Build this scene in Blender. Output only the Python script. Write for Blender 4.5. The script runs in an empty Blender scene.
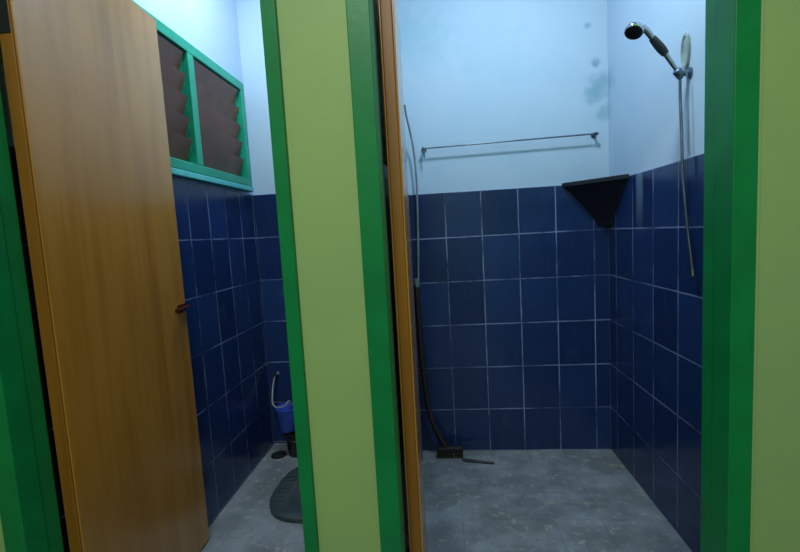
import bpy, bmesh, math, random
from mathutils import Vector, Matrix
random.seed(4)
S = bpy.context.scene
COL = S.collection

# ------------------------------------------------------------------ camera
cam = bpy.data.cameras.new('camera'); cam.sensor_width = 36; cam.lens = 36 * 435.17 / 800
cam.clip_start = 0.02
co = bpy.data.objects.new('camera', cam); COL.objects.link(co)
R = Vector((0.99423335, 0.09136576, -0.05614578)); U = Vector((0.04704874, 0.09884363, 0.99399012)); F = Vector((-0.09636632, 0.99089971, -0.09397499))
m = Matrix((R, U, -F)).transposed().to_4x4(); m.translation = Vector((0, 0, 1.2809)); co.matrix_world = m
S.camera = co
# ------------------------------------------------------------------ world, lights, exposure
w = bpy.data.worlds.new('night'); S.world = w; w.use_nodes = True
w.node_tree.nodes['Background'].inputs[0].default_value = (0.10, 0.13, 0.2, 1)
w.node_tree.nodes['Background'].inputs[1].default_value = 0.05
def area(name, loc, size, power, col, sy=None, rot=(0, 0, 0)):
    l = bpy.data.lights.new(name, 'AREA'); l.energy = power; l.color = col; l.size = size
    if sy: l.shape = 'RECTANGLE'; l.size_y = sy
    o = bpy.data.objects.new(name, l); o.location = loc; o.rotation_euler = rot; COL.objects.link(o); return o
area('stall_light', (0.36, 1.55, 2.88), 0.22, 20, (0.72, 0.88, 1.0))
area('stall_light', (-0.72, 1.75, 2.88), 0.22, 17, (0.80, 0.92, 1.0))
area('corridor_light', (-0.15, -0.6, 2.93), .7, 44, (1.0, 0.96, 0.97), 0.25)
vs = S.view_settings
vs.view_transform = 'Standard'; vs.look = 'None'; vs.exposure = 0.0; vs.gamma = 1.0; vs.use_curve_mapping = False

# ------------------------------------------------------------------ helpers
def lin(c):
    return tuple(((x / 255) / 12.92 if x / 255 <= .04045 else ((x / 255 + .055) / 1.055) ** 2.4) for x in c) + (1,)

class G:
    """small node-graph writer"""
    def __init__(s, name):
        s.m = bpy.data.materials.new(name); s.m.use_nodes = True; s.t = s.m.node_tree; s.b = s.t.nodes['Principled BSDF']
    def n(s, typ, **kw):
        nd = s.t.nodes.new(typ)
        for k, v in kw.items(): setattr(nd, k, v)
        return nd
    def link(s, a, b): s.t.links.new(a, b)
    def math(s, op, a, b=None, c=None):
        nd = s.n('ShaderNodeMath', operation=op)
        for i, v in enumerate((a, b, c)):
            if v is None: continue
            if isinstance(v, (int, float)): nd.inputs[i].default_value = v
            else: s.link(v, nd.inputs[i])
        return nd.outputs[0]
    def pos(s):
        g = s.n('ShaderNodeNewGeometry'); x = s.n('ShaderNodeSeparateXYZ'); s.link(g.outputs['Position'], x.inputs[0])
        return g.outputs['Position'], x.outputs
    def noise(s, vec, scale, detail=4, rough=.55, stretch=None):
        if stretch:
            mp = s.n('ShaderNodeMapping'); mp.inputs['Scale'].default_value = stretch; s.link(vec, mp.inputs[0]); vec = mp.outputs[0]
        nd = s.n('ShaderNodeTexNoise'); nd.inputs['Scale'].default_value = scale; nd.inputs['Detail'].default_value = detail
        nd.inputs['Roughness'].default_value = rough; s.link(vec, nd.inputs['Vector']); return nd.outputs['Fac']
    def ramp(s, fac, lo, hi, a=0., b=1.):
        nd = s.n('ShaderNodeMapRange'); nd.interpolation_type = 'SMOOTHSTEP'
        nd.inputs[1].default_value = lo; nd.inputs[2].default_value = hi; nd.inputs[3].default_value = a; nd.inputs[4].default_value = b
        s.link(fac, nd.inputs[0]); return nd.outputs[0]
    def mix(s, fac, a, b):
        nd = s.n('ShaderNodeMix', data_type='RGBA')
        for i, v in ((0, fac), (6, a), (7, b)):
            if isinstance(v, (int, float)): nd.inputs[i].default_value = v
            elif isinstance(v, tuple): nd.inputs[i].default_value = v
            else: s.link(v, nd.inputs[i])
        return nd.outputs[2]
    def bump(s, h, strength=.2, dist=.002):
        nd = s.n('ShaderNodeBump'); nd.inputs['Strength'].default_value = strength; nd.inputs['Distance'].default_value = dist
        s.link(h, nd.inputs['Height']); s.link(nd.outputs[0], s.b.inputs['Normal'])
    def done(s, col, rough=.5, spec=.5, metal=0.):
        if isinstance(col, tuple): s.b.inputs['Base Color'].default_value = col
        else: s.link(col, s.b.inputs['Base Color'])
        if isinstance(rough, (int, float)): s.b.inputs['Roughness'].default_value = rough
        else: s.link(rough, s.b.inputs['Roughness'])
        s.b.inputs['Specular IOR Level'].default_value = spec; s.b.inputs['Metallic'].default_value = metal
        return s.m

def paint(name, c, c2, rough=.55, scale=6, spec=.4, bumps=.15, patches=()):
    g = G(name); p, x = g.pos(); n1 = g.noise(p, scale)
    col = g.mix(g.ramp(n1, .35, .7), lin(c), lin(c2))
    for (cx, cy, cz, r, pc, amt) in patches:              # stains with a shape of their own
        v = g.n('ShaderNodeVectorMath', operation='DISTANCE'); g.link(p, v.inputs[0]); v.inputs[1].default_value = (cx, cy, cz)
        d = g.math('ADD', v.outputs['Value'], g.math('MULTIPLY', g.math('SUBTRACT', g.noise(p, 17, 5), .5), r * 2.2))
        col = g.mix(g.ramp(d, r * .1, r * 1.5, amt, 0), col, lin(pc))
    g.bump(g.noise(p, 55, 3), bumps, .002)
    return g.done(col, rough, spec)

def tiles(name, axis, off, zoff, tw=.2, th=.25, drip=None):
    g = G(name); p, x = g.pos()
    wob = g.math('MULTIPLY', g.math('SUBTRACT', g.noise(p, 9, 2), .5), .004)
    u = g.math('ADD', x[axis], wob)
    def line(v, o, s, wd):
        t = g.math('FRACT', g.math('DIVIDE', g.math('SUBTRACT', v, o - 50 * s), s))
        d = g.math('MULTIPLY', g.math('SUBTRACT', .5, g.math('ABSOLUTE', g.math('SUBTRACT', t, .5))), s)
        return g.ramp(d, wd * .45, wd * 1.2, 1, 0), t
    lu, tu = line(u, off, tw, .0032); lv, tv = line(g.math('ADD', x[2], wob), zoff, th, .0032)
    wear = g.ramp(g.noise(p, 3.4, 6, .7), .40, .60, .12, 1)
    grout = g.math('MULTIPLY', g.math('MAXIMUM', lu, lv), wear)
    # faint pattern glazed into each tile: vertical brushed strands
    st = g.noise(p, 10, 5, .7, stretch=(9, 9, .8))
    iu = g.math('FLOOR', g.math('DIVIDE', g.math('SUBTRACT', u, off - 50 * tw), tw)); iv = g.math('FLOOR', g.math('DIVIDE', g.math('SUBTRACT', x[2], zoff - 50 * th), th))
    cv = g.n('ShaderNodeCombineXYZ'); g.link(iu, cv.inputs[0]); g.link(iv, cv.inputs[1])
    wn = g.n('ShaderNodeTexWhiteNoise'); g.link(cv.outputs[0], wn.inputs[0])
    base = g.mix(wn.outputs['Value'], lin((22, 42, 86)), lin((29, 54, 102)))
    base = g.mix(g.ramp(st, .52, .8, 0, .55), base, lin((50, 76, 124)))
    base = g.mix(g.ramp(g.noise(p, 4.5, 5), .6, .85, 0, .35), base, lin((90, 120, 150)))
    if drip:
        (dx, dy, dz0, dz1, wd) = drip
        v = g.math('ABSOLUTE', g.math('SUBTRACT', g.math('ADD', x[1 if axis == 1 else 0], g.math('MULTIPLY', wob, 3)), dy))
        a = g.ramp(v, wd * .3, wd, 1, 0); b = g.ramp(x[2], dz0, dz1, 0, 1)
        base = g.mix(g.math('MULTIPLY', g.math('MULTIPLY', a, b), .4), base, lin((150, 185, 205)))
    col = g.mix(grout, base, lin((126, 142, 180)))
    g.bump(g.math('ADD', g.math('MULTIPLY', g.math('MAXIMUM', lu, lv), -1), g.math('MULTIPLY', g.noise(p, 30, 2), .12)), .35, .0015)
    rough = g.math('ADD', g.math('MULTIPLY', grout, .5), g.ramp(g.noise(p, 12, 3), .3, .7, .15, .27))
    return g.done(col, rough, .6)

def floor_mat(name, dark, light, blot):
    g = G(name); p, x = g.pos()
    col = g.mix(g.ramp(g.noise(p, 5, 6, .6), .35, .68), lin(dark), lin(light))
    col = g.mix(g.ramp(g.noise(p, 3.1, 4), .48, .72, 0, .55), col, lin(blot))
    col = g.mix(g.ramp(g.noise(p, 22, 5, .7), .54, .66, 0, .75), col, lin((150, 158, 148)))
    col = g.mix(g.ramp(g.noise(p, 31, 4, .6), .62, .75, 0, .6), col, lin((62, 74, 74)))
    def line(v, o, s, wd):
        t = g.math('FRACT', g.math('DIVIDE', g.math('SUBTRACT', g.math('ADD', v, 50), o), s))
        return g.ramp(g.math('MULTIPLY', g.math('SUBTRACT', .5, g.math('ABSOLUTE', g.math('SUBTRACT', t, .5))), s), wd * .4, wd, 1, 0)
    l = g.math('MAXIMUM', line(x[0], .04, .2, .004), line(x[1], .05, .2, .004))
    col = g.mix(g.math('MULTIPLY', l, g.ramp(g.noise(p, 6, 3), .3, .7, .05, .5)), col, lin((78, 90, 94)))
    g.bump(g.noise(p, 40, 5), .4, .003)
    return g.done(col, g.ramp(g.noise(p, 8, 4), .3, .7, .45, .75), .35)

def wood(name, c, c2, rough=.38):
    g = G(name); p, x = g.pos()
    n1 = g.noise(p, 4, 4, .55, stretch=(7, 5, .35)); n2 = g.noise(p, 2.2, 3)
    col = g.mix(g.ramp(n1, .35, .7), lin(c), lin(c2)); col = g.mix(g.ramp(n2, .4, .7, 0, .4), col, lin(c2))
    g.bump(n1, .05, .001)
    g.b.inputs['Coat Weight'].default_value = .5 if rough < .3 else 0; g.b.inputs['Coat Roughness'].default_value = .2
    return g.done(col, rough, .6)

def plain(name, c, rough=.4, metal=0., spec=.5, scale=20):
    g = G(name); p, x = g.pos()
    c2 = tuple(int(v * .85) for v in c)
    return g.done(g.mix(g.ramp(g.noise(p, scale, 3), .35, .7), lin(c), lin(c2)), rough, spec, metal)

M = dict(
    white=paint('pale_blue_wall_paint', (186, 206, 226), (177, 202, 224), .6, 3.0, .3, .25,
                patches=((.885, 2.469, 2.01, .075, (118, 162, 184), .6), (.84, 2.469, 1.955, .05, (126, 168, 190), .6), (.90, 2.469, 1.87, .05, (130, 172, 190), .6), (.815, 2.469, 2.315, .018, (110, 152, 178), .7),
                         (.855, 2.469, 2.12, .025, (100, 142, 168), .7),
                         (-.06, 2.469, 2.34, .16, (140, 188, 204), .4), (.30, 2.469, 2.26, .2, (168, 198, 218), .5),
                         (-.45, 2.484, 2.2, .15, (200, 214, 236), .6))),
    green=paint('light_green_wall_paint', (146, 178, 112), (140, 174, 114), .55, 4.0, .3, .2, patches=((.78, .91, .85, .3, (136, 168, 122), .6),)),
    corr=paint('corridor_wall_paint', (150, 182, 98), (138, 172, 96), .6, 2.0),
    ceil=paint('ceiling_paint', (205, 212, 216), (195, 204, 210), .7),
    frame=paint('green_gloss_paint', (0, 126, 68), (0, 114, 62), .42, 9, .4, .12),
    wframe=paint('teal_gloss_paint', (18, 160, 128), (14, 146, 116), .35, 9, .5, .1),
    wsill=paint('pale_teal_worn_paint', (92, 196, 190), (80, 184, 182), .5, 9),
    tback=tiles('navy_tiles_back', 0, .0328, 0),
    tright=tiles('navy_tiles_right', 1, 1.772, 0, drip=(0, 2.10, 1.18, 1.5, .045)),
    tmid=tiles('navy_tiles_middle', 1, 1.772, 0),
    tleft=tiles('navy_tiles_left', 1, 1.965, .06, .165),
    tleftb=tiles('navy_tiles_left_back', 0, -1.0725 + .14, .06),
    floor=floor_mat('worn_grey_floor', (100, 110, 118), (128, 140, 150), (90, 100, 92)),
    door=wood('orange_varnished_plywood', (178, 128, 46), (158, 108, 32), .27),
    edge=wood('varnished_door_lipping', (138, 92, 16), (122, 80, 12), .5),
    skin=wood('pale_plywood_edge', (205, 180, 120), (190, 160, 96), .4),
    steel=plain('brushed_steel', (150, 150, 152), .35, 1.0),
    chrome=plain('chrome', (190, 195, 200), .12, 1.0),
    dchrome=plain('dull_dark_chrome', (122, 134, 150), .35, 1.0),
    black=plain('black_plastic', (18, 20, 24), .4),
    grey=plain('grey_plastic', (128, 138, 146), .4),
    dgrey=plain('dark_grey_rubber', (52, 58, 64), .5),
    blue=plain('blue_plastic', (52, 84, 190), .35),
    stone=plain('dark_shelf_stone', (20, 26, 38), .5),
    handle=plain('dark_red_brown_metal', (88, 34, 12), .35, .5),
    brown=wood('dark_broom_wood', (46, 32, 30), (34, 24, 24), .5),
    olive=plain('bristle_brown', (52, 46, 26), .9),
    louvre=plain('smoked_brown_glass', (142, 92, 70), .45, 0, .6, 7),
    milk=plain('cloudy_plastic', (190, 206, 200), .25),
    slate=plain('dark_ceramic', (56, 70, 76), .35),
    outside=plain('night_concrete', (40, 40, 44), .9),
)
M['milk'].node_tree.nodes['Principled BSDF'].inputs['Transmission Weight'].default_value = .45
M['louvre'].node_tree.nodes['Principled BSDF'].inputs['Transmission Weight'].default_value = .08

class MB:
    def __init__(s): s.b = bmesh.new()
    def box(s, a, b, bev=0, rot=None, seg=2):
        t = bmesh.new(); bmesh.ops.create_cube(t, size=1)
        c = [(a[i] + b[i]) / 2 for i in range(3)]; d = [abs(b[i] - a[i]) for i in range(3)]
        bmesh.ops.scale(t, vec=d, verts=t.verts)
        if bev: bmesh.ops.bevel(t, geom=t.edges[:], offset=bev, segments=seg, affect='EDGES', profile=.5)
        if rot: bmesh.ops.rotate(t, cent=(0, 0, 0), matrix=rot, verts=t.verts)
        bmesh.ops.translate(t, vec=c, verts=t.verts); s._add(t); return s
    def _add(s, t):
        me = bpy.data.meshes.new('t'); t.to_mesh(me); t.free(); s.b.from_mesh(me); bpy.data.meshes.remove(me)
    def prism(s, pts, z0, z1, bev=0):
        t = bmesh.new(); vs_ = [t.verts.new((x, y, z0)) for x, y in pts]; f = t.faces.new(vs_)
        r = bmesh.ops.extrude_face_region(t, geom=[f]); bmesh.ops.translate(t, vec=(0, 0, z1 - z0), verts=[v for v in r['geom'] if isinstance(v, bmesh.types.BMVert)])
        bmesh.ops.recalc_face_normals(t, faces=t.faces)
        if bev: bmesh.ops.bevel(t, geom=t.edges[:], offset=bev, segments=2, affect='EDGES', profile=.5)
        s._add(t); return s
    def lathe(s, prof, loc=(0, 0, 0), axis=(0, 0, 1), n=28, scale=(1, 1, 1)):
        t = bmesh.new(); rings = []
        for r, z in prof:
            rings.append([t.verts.new((max(r, 1e-5) * math.cos(2 * math.pi * i / n), max(r, 1e-5) * math.sin(2 * math.pi * i / n), z)) for i in range(n)])
        for k in range(len(rings) - 1):
            for i in range(n): t.faces.new((rings[k][i], rings[k][(i + 1) % n], rings[k + 1][(i + 1) % n], rings[k + 1][i]))
        t.faces.new(rings[0][::-1]); t.faces.new(rings[-1])
        bmesh.ops.scale(t, vec=scale, verts=t.verts)
        bmesh.ops.recalc_face_normals(t, faces=t.faces)
        q = Vector((0, 0, 1)).rotation_difference(Vector(axis).normalized()).to_matrix()
        bmesh.ops.rotate(t, cent=(0, 0, 0), matrix=q, verts=t.verts); bmesh.ops.translate(t, vec=loc, verts=t.verts); s._add(t); return s
    def tube(s, pts, rad, n=12, sub=8):
        pts = [Vector(p) for p in pts]; P = []
        if len(pts) > 2 and sub > 1:
            for i in range(len(pts) - 1):
                p0 = pts[max(i - 1, 0)]; p1 = pts[i]; p2 = pts[i + 1]; p3 = pts[min(i + 2, len(pts) - 1)]
                for k in range(sub):
                    u = k / sub; P.append(.5 * ((2 * p1) + (p2 - p0) * u + (2 * p0 - 5 * p1 + 4 * p2 - p3) * u * u + (3 * p1 - p0 - 3 * p2 + p3) * u ** 3))
            P.append(pts[-1])
        else: P = pts
        t = bmesh.new(); rings = []; up = None
        for i, p in enumerate(P):
            d = (P[min(i + 1, len(P) - 1)] - P[max(i - 1, 0)]).normalized()
            if up is None: up = d.orthogonal().normalized()
            up = (up - d * up.dot(d)).normalized(); sd = d.cross(up)
            r = rad(i / (len(P) - 1)) if callable(rad) else rad
            rings.append([t.verts.new(p + (up * math.cos(2 * math.pi * k / n) + sd * math.sin(2 * math.pi * k / n)) * r) for k in range(n)])
        for a, b in zip(rings, rings[1:]):
            for k in range(n): t.faces.new((a[k], a[(k + 1) % n], b[(k + 1) % n], b[k]))
        t.faces.new(rings[0][::-1]); t.faces.new(rings[-1]); bmesh.ops.recalc_face_normals(t, faces=t.faces); s._add(t); return s
    def obj(s, name, mat, parent=None, smooth=False, kind=None, label=None, cat=None, group=None, loc=None):
        me = bpy.data.meshes.new(name)
        if smooth:
            for f in s.b.faces: f.smooth = True
            for e in s.b.edges:
                if len(e.link_faces) == 2 and e.calc_face_angle(0) > .7: e.smooth = False
        s.b.to_mesh(me); s.b.free()
        o = bpy.data.objects.new(name, me); me.materials.append(mat if not isinstance(mat, str) else M[mat]); COL.objects.link(o)
        if parent:
            o.parent = parent; o.matrix_parent_inverse = Matrix.Translation(parent.location).inverted() if parent.type == 'EMPTY' else Matrix()
        return tag(o, kind, label, cat, group)
def tag(o, kind=None, label=None, cat=None, group=None):
    for k, v in (('kind', kind), ('label', label), ('category', cat), ('group', group)):
        if v: o[k] = v
    return o
def empty(name, loc, **kw):
    o = bpy.data.objects.new(name, None); o.location = loc; o.empty_display_size = .1; COL.objects.link(o); return tag(o, **kw)

ST = dict(kind='structure')
H = 3.0
YB, YBL = 2.4686, 2.483; XR, XL = .9105, -1.0725; XM0, XM1 = -.16, -.32
FY0, FY1 = .90, 1.00            # door frame front and back faces
WY0, WY1 = .912, .992           # facade wall
CL, CR, CB = -2.0, 1.8, -1.6    # corridor extents
# ------------------------------------------------------------------ structure
MB().box((CL - .1, CB - .1, -.12), (CR + .1, 2.75, 0)).obj('floor', 'floor', **ST)
MB().box((XL - .02, .995, .001), (XM1 + .02, YBL + .02, .049)).obj('floor', 'floor', **ST)
MB().box((CL - .1, CB - .1, H), (CR + .1, 2.75, H + .1)).obj('ceiling', 'ceil', **ST)
wb = MB().box((XM0 - .08, YB + .008, 0), (XR + .12, YB + .13, H)).obj('wall_back', 'white', **ST)
MB().box((XM0 - .0, YB, .0), (XR, YB + .009, 1.5), .0012).obj('tile_cladding', 'tback', wb)
wl = MB().box((XL - .12, YBL + .008, 0), (XM0 - .081, YBL + .13, H)).obj('wall_back', 'white', **ST)
MB().box((XL, YBL, .049), (XM1, YBL + .009, 1.56), .0012).obj('tile_cladding', 'tleftb', wl)
wr = MB().box((XR + .008, WY1, 0), (XR + .12, YB + .008, H)).obj('wall_right', 'white', **ST)
MB().box((XR, 1.0, 0), (XR + .009, YB - .0005, 1.5), .0012).obj('tile_cladding', 'tright', wr)
wm = MB().box((XM1 + .008, WY1, 0), (XM0 - .008, YB + .007, H)).obj('wall_middle', 'white', **ST)
MB().box((XM0 - .009, 1.0, 0), (XM0, YB - .0005, 1.5), .0012).obj('tile_cladding', 'tmid', wm)
MB().box((XM1, 1.0, .049), (XM1 + .009, YBL - .0005, 1.56), .0012).obj('tile_cladding', 'tmid', wm)
# left wall with the window opening
WYa, WYb, WZa, WZb = 1.40, 2.425, 1.600, 2.165
b = MB(); X0, X1 = XL - .12, XL - .008
b.box((X0, WY1, 0), (X1, WYa, H)).box((X0, WYb, 0), (X1, YBL + .007, H)).box((X0, WYa, 0), (X1, WYb, WZa)).box((X0, WYa, WZb), (X1, WYb, H))
wlf = b.obj('wall_left', 'white', **ST)
MB().box((XL - .009, 1.0, .049), (XL, YBL - .0005, 1.56), .0012).obj('tile_cladding', 'tleft', wlf)
# facade with two doorways (jamb outsides)
LJ0, LJ1, RJ0, RJ1 = -1.095, -.31, -.1656, .606
DT = 2.20
b = MB()
b.box((CL, WY0, 0), (LJ0, WY1, H)).box((LJ1, WY0, 0), (RJ0, WY1, H)).box((RJ1, WY0, 0), (CR, WY1, H))
b.box((LJ0, WY0, DT), (LJ1, WY1, H)).box((RJ0, WY0, DT), (RJ1, WY1, H))
b.obj('wall_front', 'green', **ST)
MB().box((CL - .1, CB, 0), (CL, WY1, H)).obj('wall_left', 'corr', **ST)
MB().box((CR, CB, 0), (CR + .1, WY1, H)).obj('wall_right', 'corr', **ST)
MB().box((CL - .1, CB - .1, 0), (CR + .1, CB, H)).obj('wall_back', 'corr', **ST)

# door frames: jambs with a rabbet on the inner side, and a head
def doorframe(name, x0, xi0, xi1, x1, zb, r, r2):
    """x0/x1 outer faces, xi0/xi1 inner faces"""
    root = empty(name, ((x0 + x1) / 2, .95, 0), kind='structure')
    Y0, YR, Y1 = FY0, .957, FY1
    MB().prism([(x0, Y0), (xi0, Y0), (xi0, YR), (xi0 - r, YR), (xi0 - r, Y1), (x0, Y1)], zb, DT - .0005, .0022).obj('jamb', 'frame', root)
    MB().prism([(xi1, Y0), (x1, Y0), (x1, Y1), (xi1 + r2, Y1), (xi1 + r2, YR), (xi1, YR)], zb, DT - .0005, .0022).obj('jamb', 'frame', root)
    b = MB().box((xi0 - r, Y0, DT - .05), (xi1 + r2, YR, DT - .0005), .002).box((xi0 - r, YR, DT - .038), (xi1 + r2, Y1, DT - .0005), .002)
    b.obj('frame_head', 'frame', root)
    return root
doorframe('trim_1', LJ0, -1.038, -.341, LJ1, .0, .002, .012)
doorframe('trim_2', RJ0, -.118, .561, RJ1, .0, .002, .003)
# plaster bead beside the right frame
MB().box((RJ1 + .0005, WY0 - .004, 0), (RJ1 + .012, WY0 + .01, DT), .003).obj('trim_3', 'green', **ST)

# ------------------------------------------------------------------ doors
def door(name, near, far, th, z0, z1, label, knob, wallside=-1):
    """near, far: the face seen from the doorway; thickness runs towards -x"""
    a, bb = Vector(near), Vector(far); d = (bb - a); L = d.length; d.normalize(); nrm = Vector((-d.y, d.x))
    root = empty(name, (a.x, a.y, 0), kind='structure', label=label)
    def P(u, v): q = a + d * u + nrm * v; return (q.x, q.y)
    def slab(u0, u1, v0, v1, za, zb, bev=.0015): return MB().prism([P(u0, v0), P(u1, v0), P(u1, v1), P(u0, v1)], za, zb, bev)
    slab(0.004, L - .004, .0, .0045, z0, z1).obj('face_panel', 'door', root)
    slab(0.004, L - .004, th - .0045, th, z0, z1).obj('face_panel', 'door', root)
    slab(0, L, .0046, th - .0046, z0, z1, .002).obj('door_core', 'edge', root, label='darker orange lipping edge')
    for z in (.28, 1.815):
        h = slab(-.002, -.0001, .006, th - .004, z, z + .10, .0004).obj('hinge', 'black', root, label='black butt hinge')
        kx, ky = P(-.006, th + .004)
        k = MB()
        for i in range(5): k.lathe([(.0055, 0), (.0055, .0185)], (kx, ky, z + .001 + i * .0197), n=14)
        k.obj('hinge_knuckle', 'black', h, smooth=True)
    if knob:
        u, z = L - .030, 1.045
        # small barrel bolt with a turned-up knob
        pl = MB(); pl.prism([P(L - .062, -.003), P(L - .004, -.003), P(L - .004, -.0002), P(L - .062, -.0002)], z - .013, z + .013, .001)
        pl = pl.obj('bolt_plate', 'handle', root, label='dark red-brown latch near the free edge')
        p0 = a + d * (L - .10) - nrm * .020; p1 = a + d * (L + .008) - nrm * .010; p2 = a + d * (L - .05) - nrm * .016
        MB().tube([(p0.x, p0.y, z - .004), (p2.x, p2.y, z - .001), (p1.x, p1.y, z + .001)], lambda t: .0095 - .005 * t, 12).obj('bolt_handle', 'handle', pl, smooth=True)
        q = a + d * (L - .028) + nrm * .001; q2 = a + d * (L - .028) - nrm * .014
        MB().tube([(q.x, q.y, z), (q2.x, q2.y, z)], .005, 10, 1).obj('bolt_staple', 'handle', pl, smooth=True)
    return root
door('door_1', (-.993, 1.006), (-1.026, 1.638), .040, .057, 2.135, 'wide orange varnished plywood door standing open on the left', True)
door('door_2', (-.079, 1.012), (-.112, 1.66), .034, .03, 2.135, 'orange varnished door seen edge-on at the right doorway', False)

# ------------------------------------------------------------------ window
win = empty('window_1', (-1.09, (WYa + WYb) / 2, WZa), kind='structure', label='teal-framed louvre window high in the left stall')
fx0, fx1 = -1.118, -1.048
b = MB()
b.box((fx0, WYa, WZb - .045), (fx1, WYb, WZb), .003).box((fx0, WYa, WZa), (fx1, WYb, WZa + .04), .003)
b.box((fx0, WYa, WZa + .04), (fx1, WYa + .045, WZb - .045), .003).box((fx0, WYb - .045, WZa + .04), (fx1, WYb, WZb - .045), .003)
b.obj('window_frame', 'wframe', win)
MY = 1.895
MB().box((fx0, MY - .024, WZa + .04), (fx1, MY + .024, WZb - .045), .003).obj('mullion', 'wframe', win)
MB().box((XL - .02, WYa - .01, WZa - .028), (fx1 + .002, WYb + .01, WZa - .001), .004).obj('window_sill', 'wsill', win, label='lighter worn sill edge')
for (ya, yb) in ((WYa + .047, MY - .026), (MY + .026, WYb - .047)):
    b = MB(); c = MB(); n = 5; z0 = WZa + .05; hh = (WZb - .055 - z0) / n
    for i in range(n):
        zc = z0 + (i + .5) * hh
        b.box((-1.080 - .0025, ya + .008, zc - hh * .58), (-1.080 + .0025, yb - .008, zc + hh * .58), .0008, Matrix.Rotation(math.radians(20), 3, 'Y'))
        for yy in (ya, yb - .008):
            c.box((-1.094, yy, zc - hh * .30), (-1.074, yy + .008, zc + hh * .2), .002, Matrix.Rotation(math.radians(20), 3, 'Y'))
    b.obj('louvre_blades', 'louvre', win, label='brown smoked glass louvres')
    c.obj('louvre_clips', 'wframe', win)
# what lies outside the louvres: a dark neighbouring wall at night
MB().box((-2.0, 1.05, 0), (-1.9, 3.2, 3.2)).obj('wall_exterior', 'outside', **ST)

# ------------------------------------------------------------------ corner shelf
def tri(k, z, t):
    return [t.verts.new(v) for v in ((XR - .0005, YB - .0005, z), (XR - .0005 - .242 * k, YB - .0005, z), (XR - .0005 - .230 * k, YB - .0005 - .02 * k, z), (XR - .0005 - .02 * k, YB - .0005 - .248 * k, z), (XR - .0005, YB - .0005 - .262 * k, z))]
t = bmesh.new(); rs = [tri(k, z, t) for k, z in ((.97, 1.510), (1, 1.507), (1, 1.489), (.94, 1.482), (.80, 1.455), (.50, 1.37), (.27, 1.290), (.24, 1.272))]
for a, c in zip(rs, rs[1:]):
    for k in range(5): t.faces.new((a[k], a[(k + 1) % 5], c[(k + 1) % 5], c[k]))
t.faces.new(rs[0][::-1]); t.faces.new(rs[-1]); bmesh.ops.recalc_face_normals(t, faces=t.faces)
b = MB(); b._add(t)
b.obj('corner_shelf', 'stone', label='dark triangular corner shelf at the top edge of the blue tiles', cat='shelf')

# ------------------------------------------------------------------ towel rail
rr = empty('towel_rail', (.386, YB, 1.745), label='thin metal towel rail fixed along the white back wall', cat='towel rail')
RY = YB - .034
MB().tube([(-.075, RY, 1.742), (.852, RY, 1.752)], .0042, 12, 1).obj('rail', 'dchrome', rr, smooth=True)
for x, z in ((-.068, 1.742), (.84, 1.752)):
    bk = MB(); bk.lathe([(.014, 0), (.014, .004), (.009, .008)], (x, YB + .0078, z), (0, -1, 0), 20).tube([(x, YB + .004, z), (x, RY, z)], .006, 10, 1).lathe([(.003, -.010), (.0085, -.008), (.0095, 0), (.0085, .008), (.003, .010)], (x, RY, z), (1, 0, 0), 16)
    if x < 0: bk.tube([(x, RY, z), (x + .002, RY - .004, z - .05)], .0045, 8, 1)
    bk.obj('bracket', 'dchrome', rr, smooth=True)

# ------------------------------------------------------------------ hand shower
sh = empty('hand_shower', (.9, 1.73, 1.81), label='chrome hand shower with dark face held on the right wall', cat='shower')
A = Vector((.882, 1.722, 1.806)); Bp = Vector((.828, 1.712, 1.880)); C = Vector((.780, 1.705, 1.935)); D = Vector((.750, 1.70, 1.965))
MB().tube([A, (A + Bp) / 2, Bp], lambda t: .006 + .003 * t, 14).obj('handle_tail', 'chrome', sh, smooth=True)
MB().tube([Bp - (C - Bp) * .15, Bp + (C - Bp) * .3, C - (C - Bp) * .1], lambda t: .0115 + .0035 * math.sin(t * 3.14), 16).obj('grip', 'dgrey', sh, smooth=True, label='dark grey grip collar')
MB().tube([C - (C - Bp) * .15, (C + D) / 2 + Vector((0, 0, .004)), D], lambda t: .0095 + .003 * t, 14).obj('neck', 'chrome', sh, smooth=True)
ax = Vector((-.42, -.36, -.84)).normalized(); hc = Vector((.722, 1.70, 1.957))
head = MB().lathe([(.009, -.027), (.020, -.021), (.029, -.009), (.032, .0), (.032, .006), (.030, .009)], hc, ax, 32).obj('shower_head', 'chrome', sh, smooth=True)
b = MB().lathe([(.0275, .0), (.0275, .003), (.025, .004)], hc + ax * .0085, ax, 32)
e1 = ax.orthogonal().normalized(); e2 = ax.cross(e1)
for rad, cnt in ((.007, 6), (.014, 12), (.0205, 18)):
    for k in range(cnt):
        an = 2 * math.pi * k / cnt; b.lathe([(.0014, 0), (.0009, .003)], hc + ax * .0123 + (e1 * math.cos(an) + e2 * math.sin(an)) * rad, ax, 6)
b.obj('nozzle_face', 'black', head, smooth=True, label='black nozzle face')
b = MB().lathe([(.020, 0), (.020, .004), (.013, .008)], (XR + .0078, 1.715, 1.80), (-1, 0, 0), 20).tube([(XR + .005, 1.715, 1.80), (.887, 1.72, 1.803)], .010, 12, 1)
b.lathe([(.010, -.016), (.0145, -.012), (.0155, .010), (.011, .015)], A + Vector((.001, 0, .0)), (C - A), 18)
b.obj('wall_holder', 'dchrome', sh, smooth=True)
MB().lathe([(.006, 0), (.010, .003), (.011, .01), (.006, .014)], (.888, 1.722, 1.783), (0, 0, 1), 14).obj('hose_nut', 'dchrome', sh, smooth=True)
hose = MB().tube([(.888, 1.722, 1.79), (.889, 1.72, 1.70), (.889, 1.712, 1.60), (.887, 1.70, 1.47), (.888, 1.69, 1.38), (.888, 1.668, 1.25), (.888, 1.648, 1.16), (.887, 1.632, 1.095)], .0052, 12, 10)
hose.obj('shower_hose', 'dchrome', sh, smooth=True)
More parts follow.
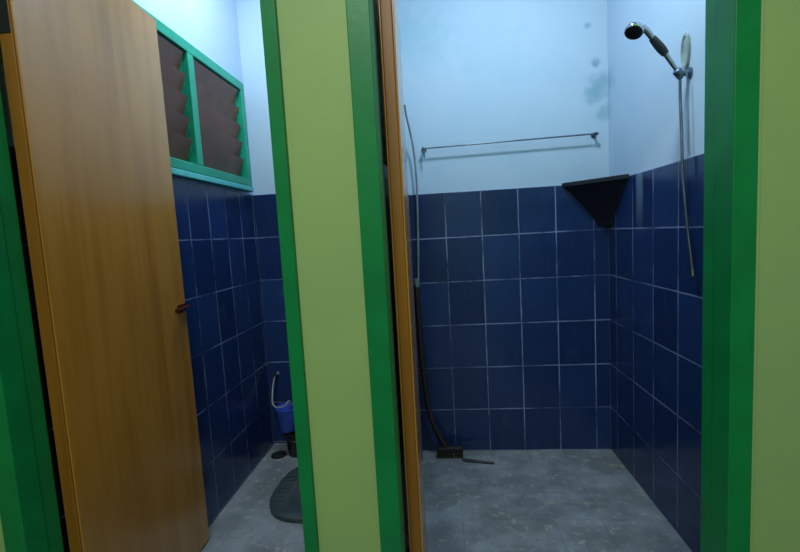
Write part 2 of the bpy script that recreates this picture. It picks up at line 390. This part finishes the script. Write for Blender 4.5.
MB().tube([(.887, 1.632, 1.098), (.886, 1.627, 1.075)], .0088, 12, 1).obj('hose_end', 'chrome', sh, smooth=True)
# clear cord hanging beside the hose
MB().tube([(.897, 1.696, 1.80), (.898, 1.688, 1.68), (.899, 1.682, 1.56), (.900, 1.678, 1.505)], .0022, 8).obj(
    'cord', 'grey', smooth=True, label='thin grey cord hanging beside the shower hose', cat='cord')
# cloudy oval plate on the wall above the holder
pl = MB().lathe([(.98, 0), (1.0, .004), (.94, .010), (.80, .0105), (.74, .0055), (.0, .0045)], (0, 0, 0), (0, 0, 1), 40, (.036, .036, 1))
o = pl.obj('wall_plate', 'milk', smooth=True, label='cloudy whitish oval plate on the wall beside the shower handle', cat='plate')
o.matrix_world = Matrix.Translation((XR + .0075, 1.735, 1.885)) @ Matrix.Rotation(math.radians(-90), 4, 'Y') @ Matrix.Diagonal((1.8, .72, .9, 1))

# ------------------------------------------------------------------ hose in the back left corner
MB().tube([(-.154, 2.36, 1.96), (-.150, 2.38, 1.91), (-.136, 2.41, 1.83), (-.124, 2.43, 1.745), (-.117, 2.435, 1.62), (-.117, 2.44, 1.5), (-.124, 2.44, 1.25), (-.135, 2.44, 1.01)], .0055, 10).obj(
    'hanging_hose', 'grey', smooth=True, label='thin grey hose hanging in the corner behind the right door', cat='hose')

# ------------------------------------------------------------------ broom leaning in that corner
br = empty('floor_broom', (.0, 2.41, 0), label='dark long-handled broom leaning in the corner of the right stall', cat='broom')
MB().tube([(-.146, 2.43, 1.0), (-.140, 2.43, .70), (-.128, 2.43, .42), (-.105, 2.42, .24), (-.062, 2.405, .13), (-.025, 2.395, .062)], lambda t: .0150 - .002 * t, 12).obj('broom_handle', 'brown', br, smooth=True)
MB().tube([(-.1435, 2.43, .985), (-.1440, 2.43, 1.03)], .0155, 12, 1).obj('handle_cap', 'grey', br, smooth=True)
MB().box((-.078, 2.372, .034), (.072, 2.412, .064), .006).obj('broom_head', 'black', br)
bb_ = MB()
for i in range(26):
    for j in range(4):
        x = -.073 + i * .0056; y = 2.377 + j * .0095
        bb_.tube([(x, y, .036), (x + random.uniform(-.004, .004), y + random.uniform(-.004, .002), .0015)], .0022, 5, 1)
bb_.obj('bristles', 'olive', br, kind='stuff')
# dark strip lying on the floor beside it
MB().tube([(.066, 2.350, .0098), (.13, 2.332, .009), (.18, 2.322, .008), (.236, 2.312, .0075)], lambda t: .0095 - .003 * t, 8).obj(
    'floor_stick', 'dgrey', smooth=True, label='short dark stick lying on the grey floor beside the broom head', cat='stick')

# ------------------------------------------------------------------ left stall: squat pan, pail, dipper, hose, drain
FZ = .049
sq = empty('squat_toilet', (-.62, 1.98, FZ), label='dark low squat toilet pan in the left stall floor', cat='toilet')
def ring(cx, cy, rx, ry, z, n=40, p=2.6):
    out = []
    for i in range(n):
        a = 2 * math.pi * i / n; c, s_ = math.cos(a), math.sin(a)
        out.append((cx + rx * math.copysign(abs(c) ** (2 / p), c), cy + ry * math.copysign(abs(s_) ** (2 / p), s_), z))
    return out
t = bmesh.new(); rs = []
for (rx, ry, z, cy) in ((.215, .245, FZ + .0008, 1.985), (.215, .245, FZ + .020, 1.985), (.208, .238, FZ + .026, 1.985), (.12, .19, FZ + .026, 2.0), (.108, .178, FZ + .018, 2.0), (.085, .15, FZ + .010, 2.01), (.03, .05, FZ + .004, 2.06)):
    rs.append([t.verts.new(v) for v in ring(-.655, cy, rx, ry, z)])
for a, c in zip(rs, rs[1:]):
    for k in range(40): t.faces.new((a[k], a[(k + 1) % 40], c[(k + 1) % 40], c[k]))
t.faces.new(rs[0][::-1]); t.faces.new(rs[-1]); bmesh.ops.recalc_face_normals(t, faces=t.faces)
b = MB(); b._add(t); b.obj('pan', 'slate', sq, smooth=True)
for sx in (-1, 1):
    b = MB()
    for k in range(7): b.box((-.655 + sx * .165 - .028, 1.86 + k * .034, FZ + .0262), (-.655 + sx * .165 + .028, 1.86 + k * .034 + .016, FZ + .031), .002)
    b.obj('foot_rest', 'slate', sq)
pail = empty('pail', (-.872, 2.372, FZ), label='black pail on the floor at the back of the left stall', cat='pail')
MB().lathe([(.066, .0), (.069, .004), (.080, .130), (.085, .136), (.085, .146), (.080, .146), (.077, .130), (.066, .012), (.0, .010)], (-.872, 2.372, FZ + .0006), n=36).obj('pail_body', 'black', pail, smooth=True)
MB().tube([(-.955, 2.372, FZ + .139), (-.945, 2.325, FZ + .120), (-.872, 2.285, FZ + .105), (-.80, 2.325, FZ + .120), (-.789, 2.372, FZ + .139)], .0025, 8).obj('pail_handle', 'steel', pail, smooth=True)
dip = empty('water_dipper', (-.905, 2.35, FZ + .15), label='blue plastic water dipper standing on top of the black pail', cat='dipper')
MB().lathe([(.052, .0), (.055, .004), (.064, .125), (.068, .128), (.068, .134), (.063, .134), (.058, .122), (.050, .010), (.0, .008)], (-.925, 2.355, FZ + .1485), n=32).obj('cup', 'blue', dip, smooth=True)
MB().tube([(-.848, 2.37, FZ + .272), (-.81, 2.385, FZ + .276), (-.745, 2.40, FZ + .270)], lambda t: .010 + .003 * t, 12).obj('dipper_handle', 'blue', dip, smooth=True)
tap = empty('bidet_hose', (-1.005, YBL, .5), label='thin grey hose looping from the corner down to the blue dipper', cat='hose')
MB().lathe([(.016, 0), (.016, .004), (.009, .007), (.009, .035), (.011, .037), (.011, .045)], (-1.020, YBL + .0002, .485), (0, -1, 0), 18).obj('tap', 'dchrome', tap, smooth=True)
MB().tube([(-1.020, 2.445, .483), (-1.020, 2.42, .46), (-1.012, 2.37, .41), (-.998, 2.33, .360), (-.965, 2.31, .345), (-.925, 2.315, .352), (-.905, 2.335, .372), (-.898, 2.355, .345)], .0048, 10).obj('hose', 'grey', tap, smooth=True)
dr = empty('floor_drain', (-.972, 2.32, FZ), label='round black floor drain in front of the black pail', cat='drain')
MB().lathe([(.046, 0), (.046, .003), (.043, .004)], (-.990, 2.338, FZ + .0004), n=32).obj('drain_ring', 'black', dr, smooth=True)
b = MB()
for i in range(-3, 4): hw = math.sqrt(.036 ** 2 - (i * .010) ** 2); b.box((-.990 - hw, 2.338 + i * .010 - .0022, FZ + .0044), (-.990 + hw, 2.338 + i * .010 + .0022, FZ + .0065), .0006)
b.obj('grate', 'dchrome', dr)
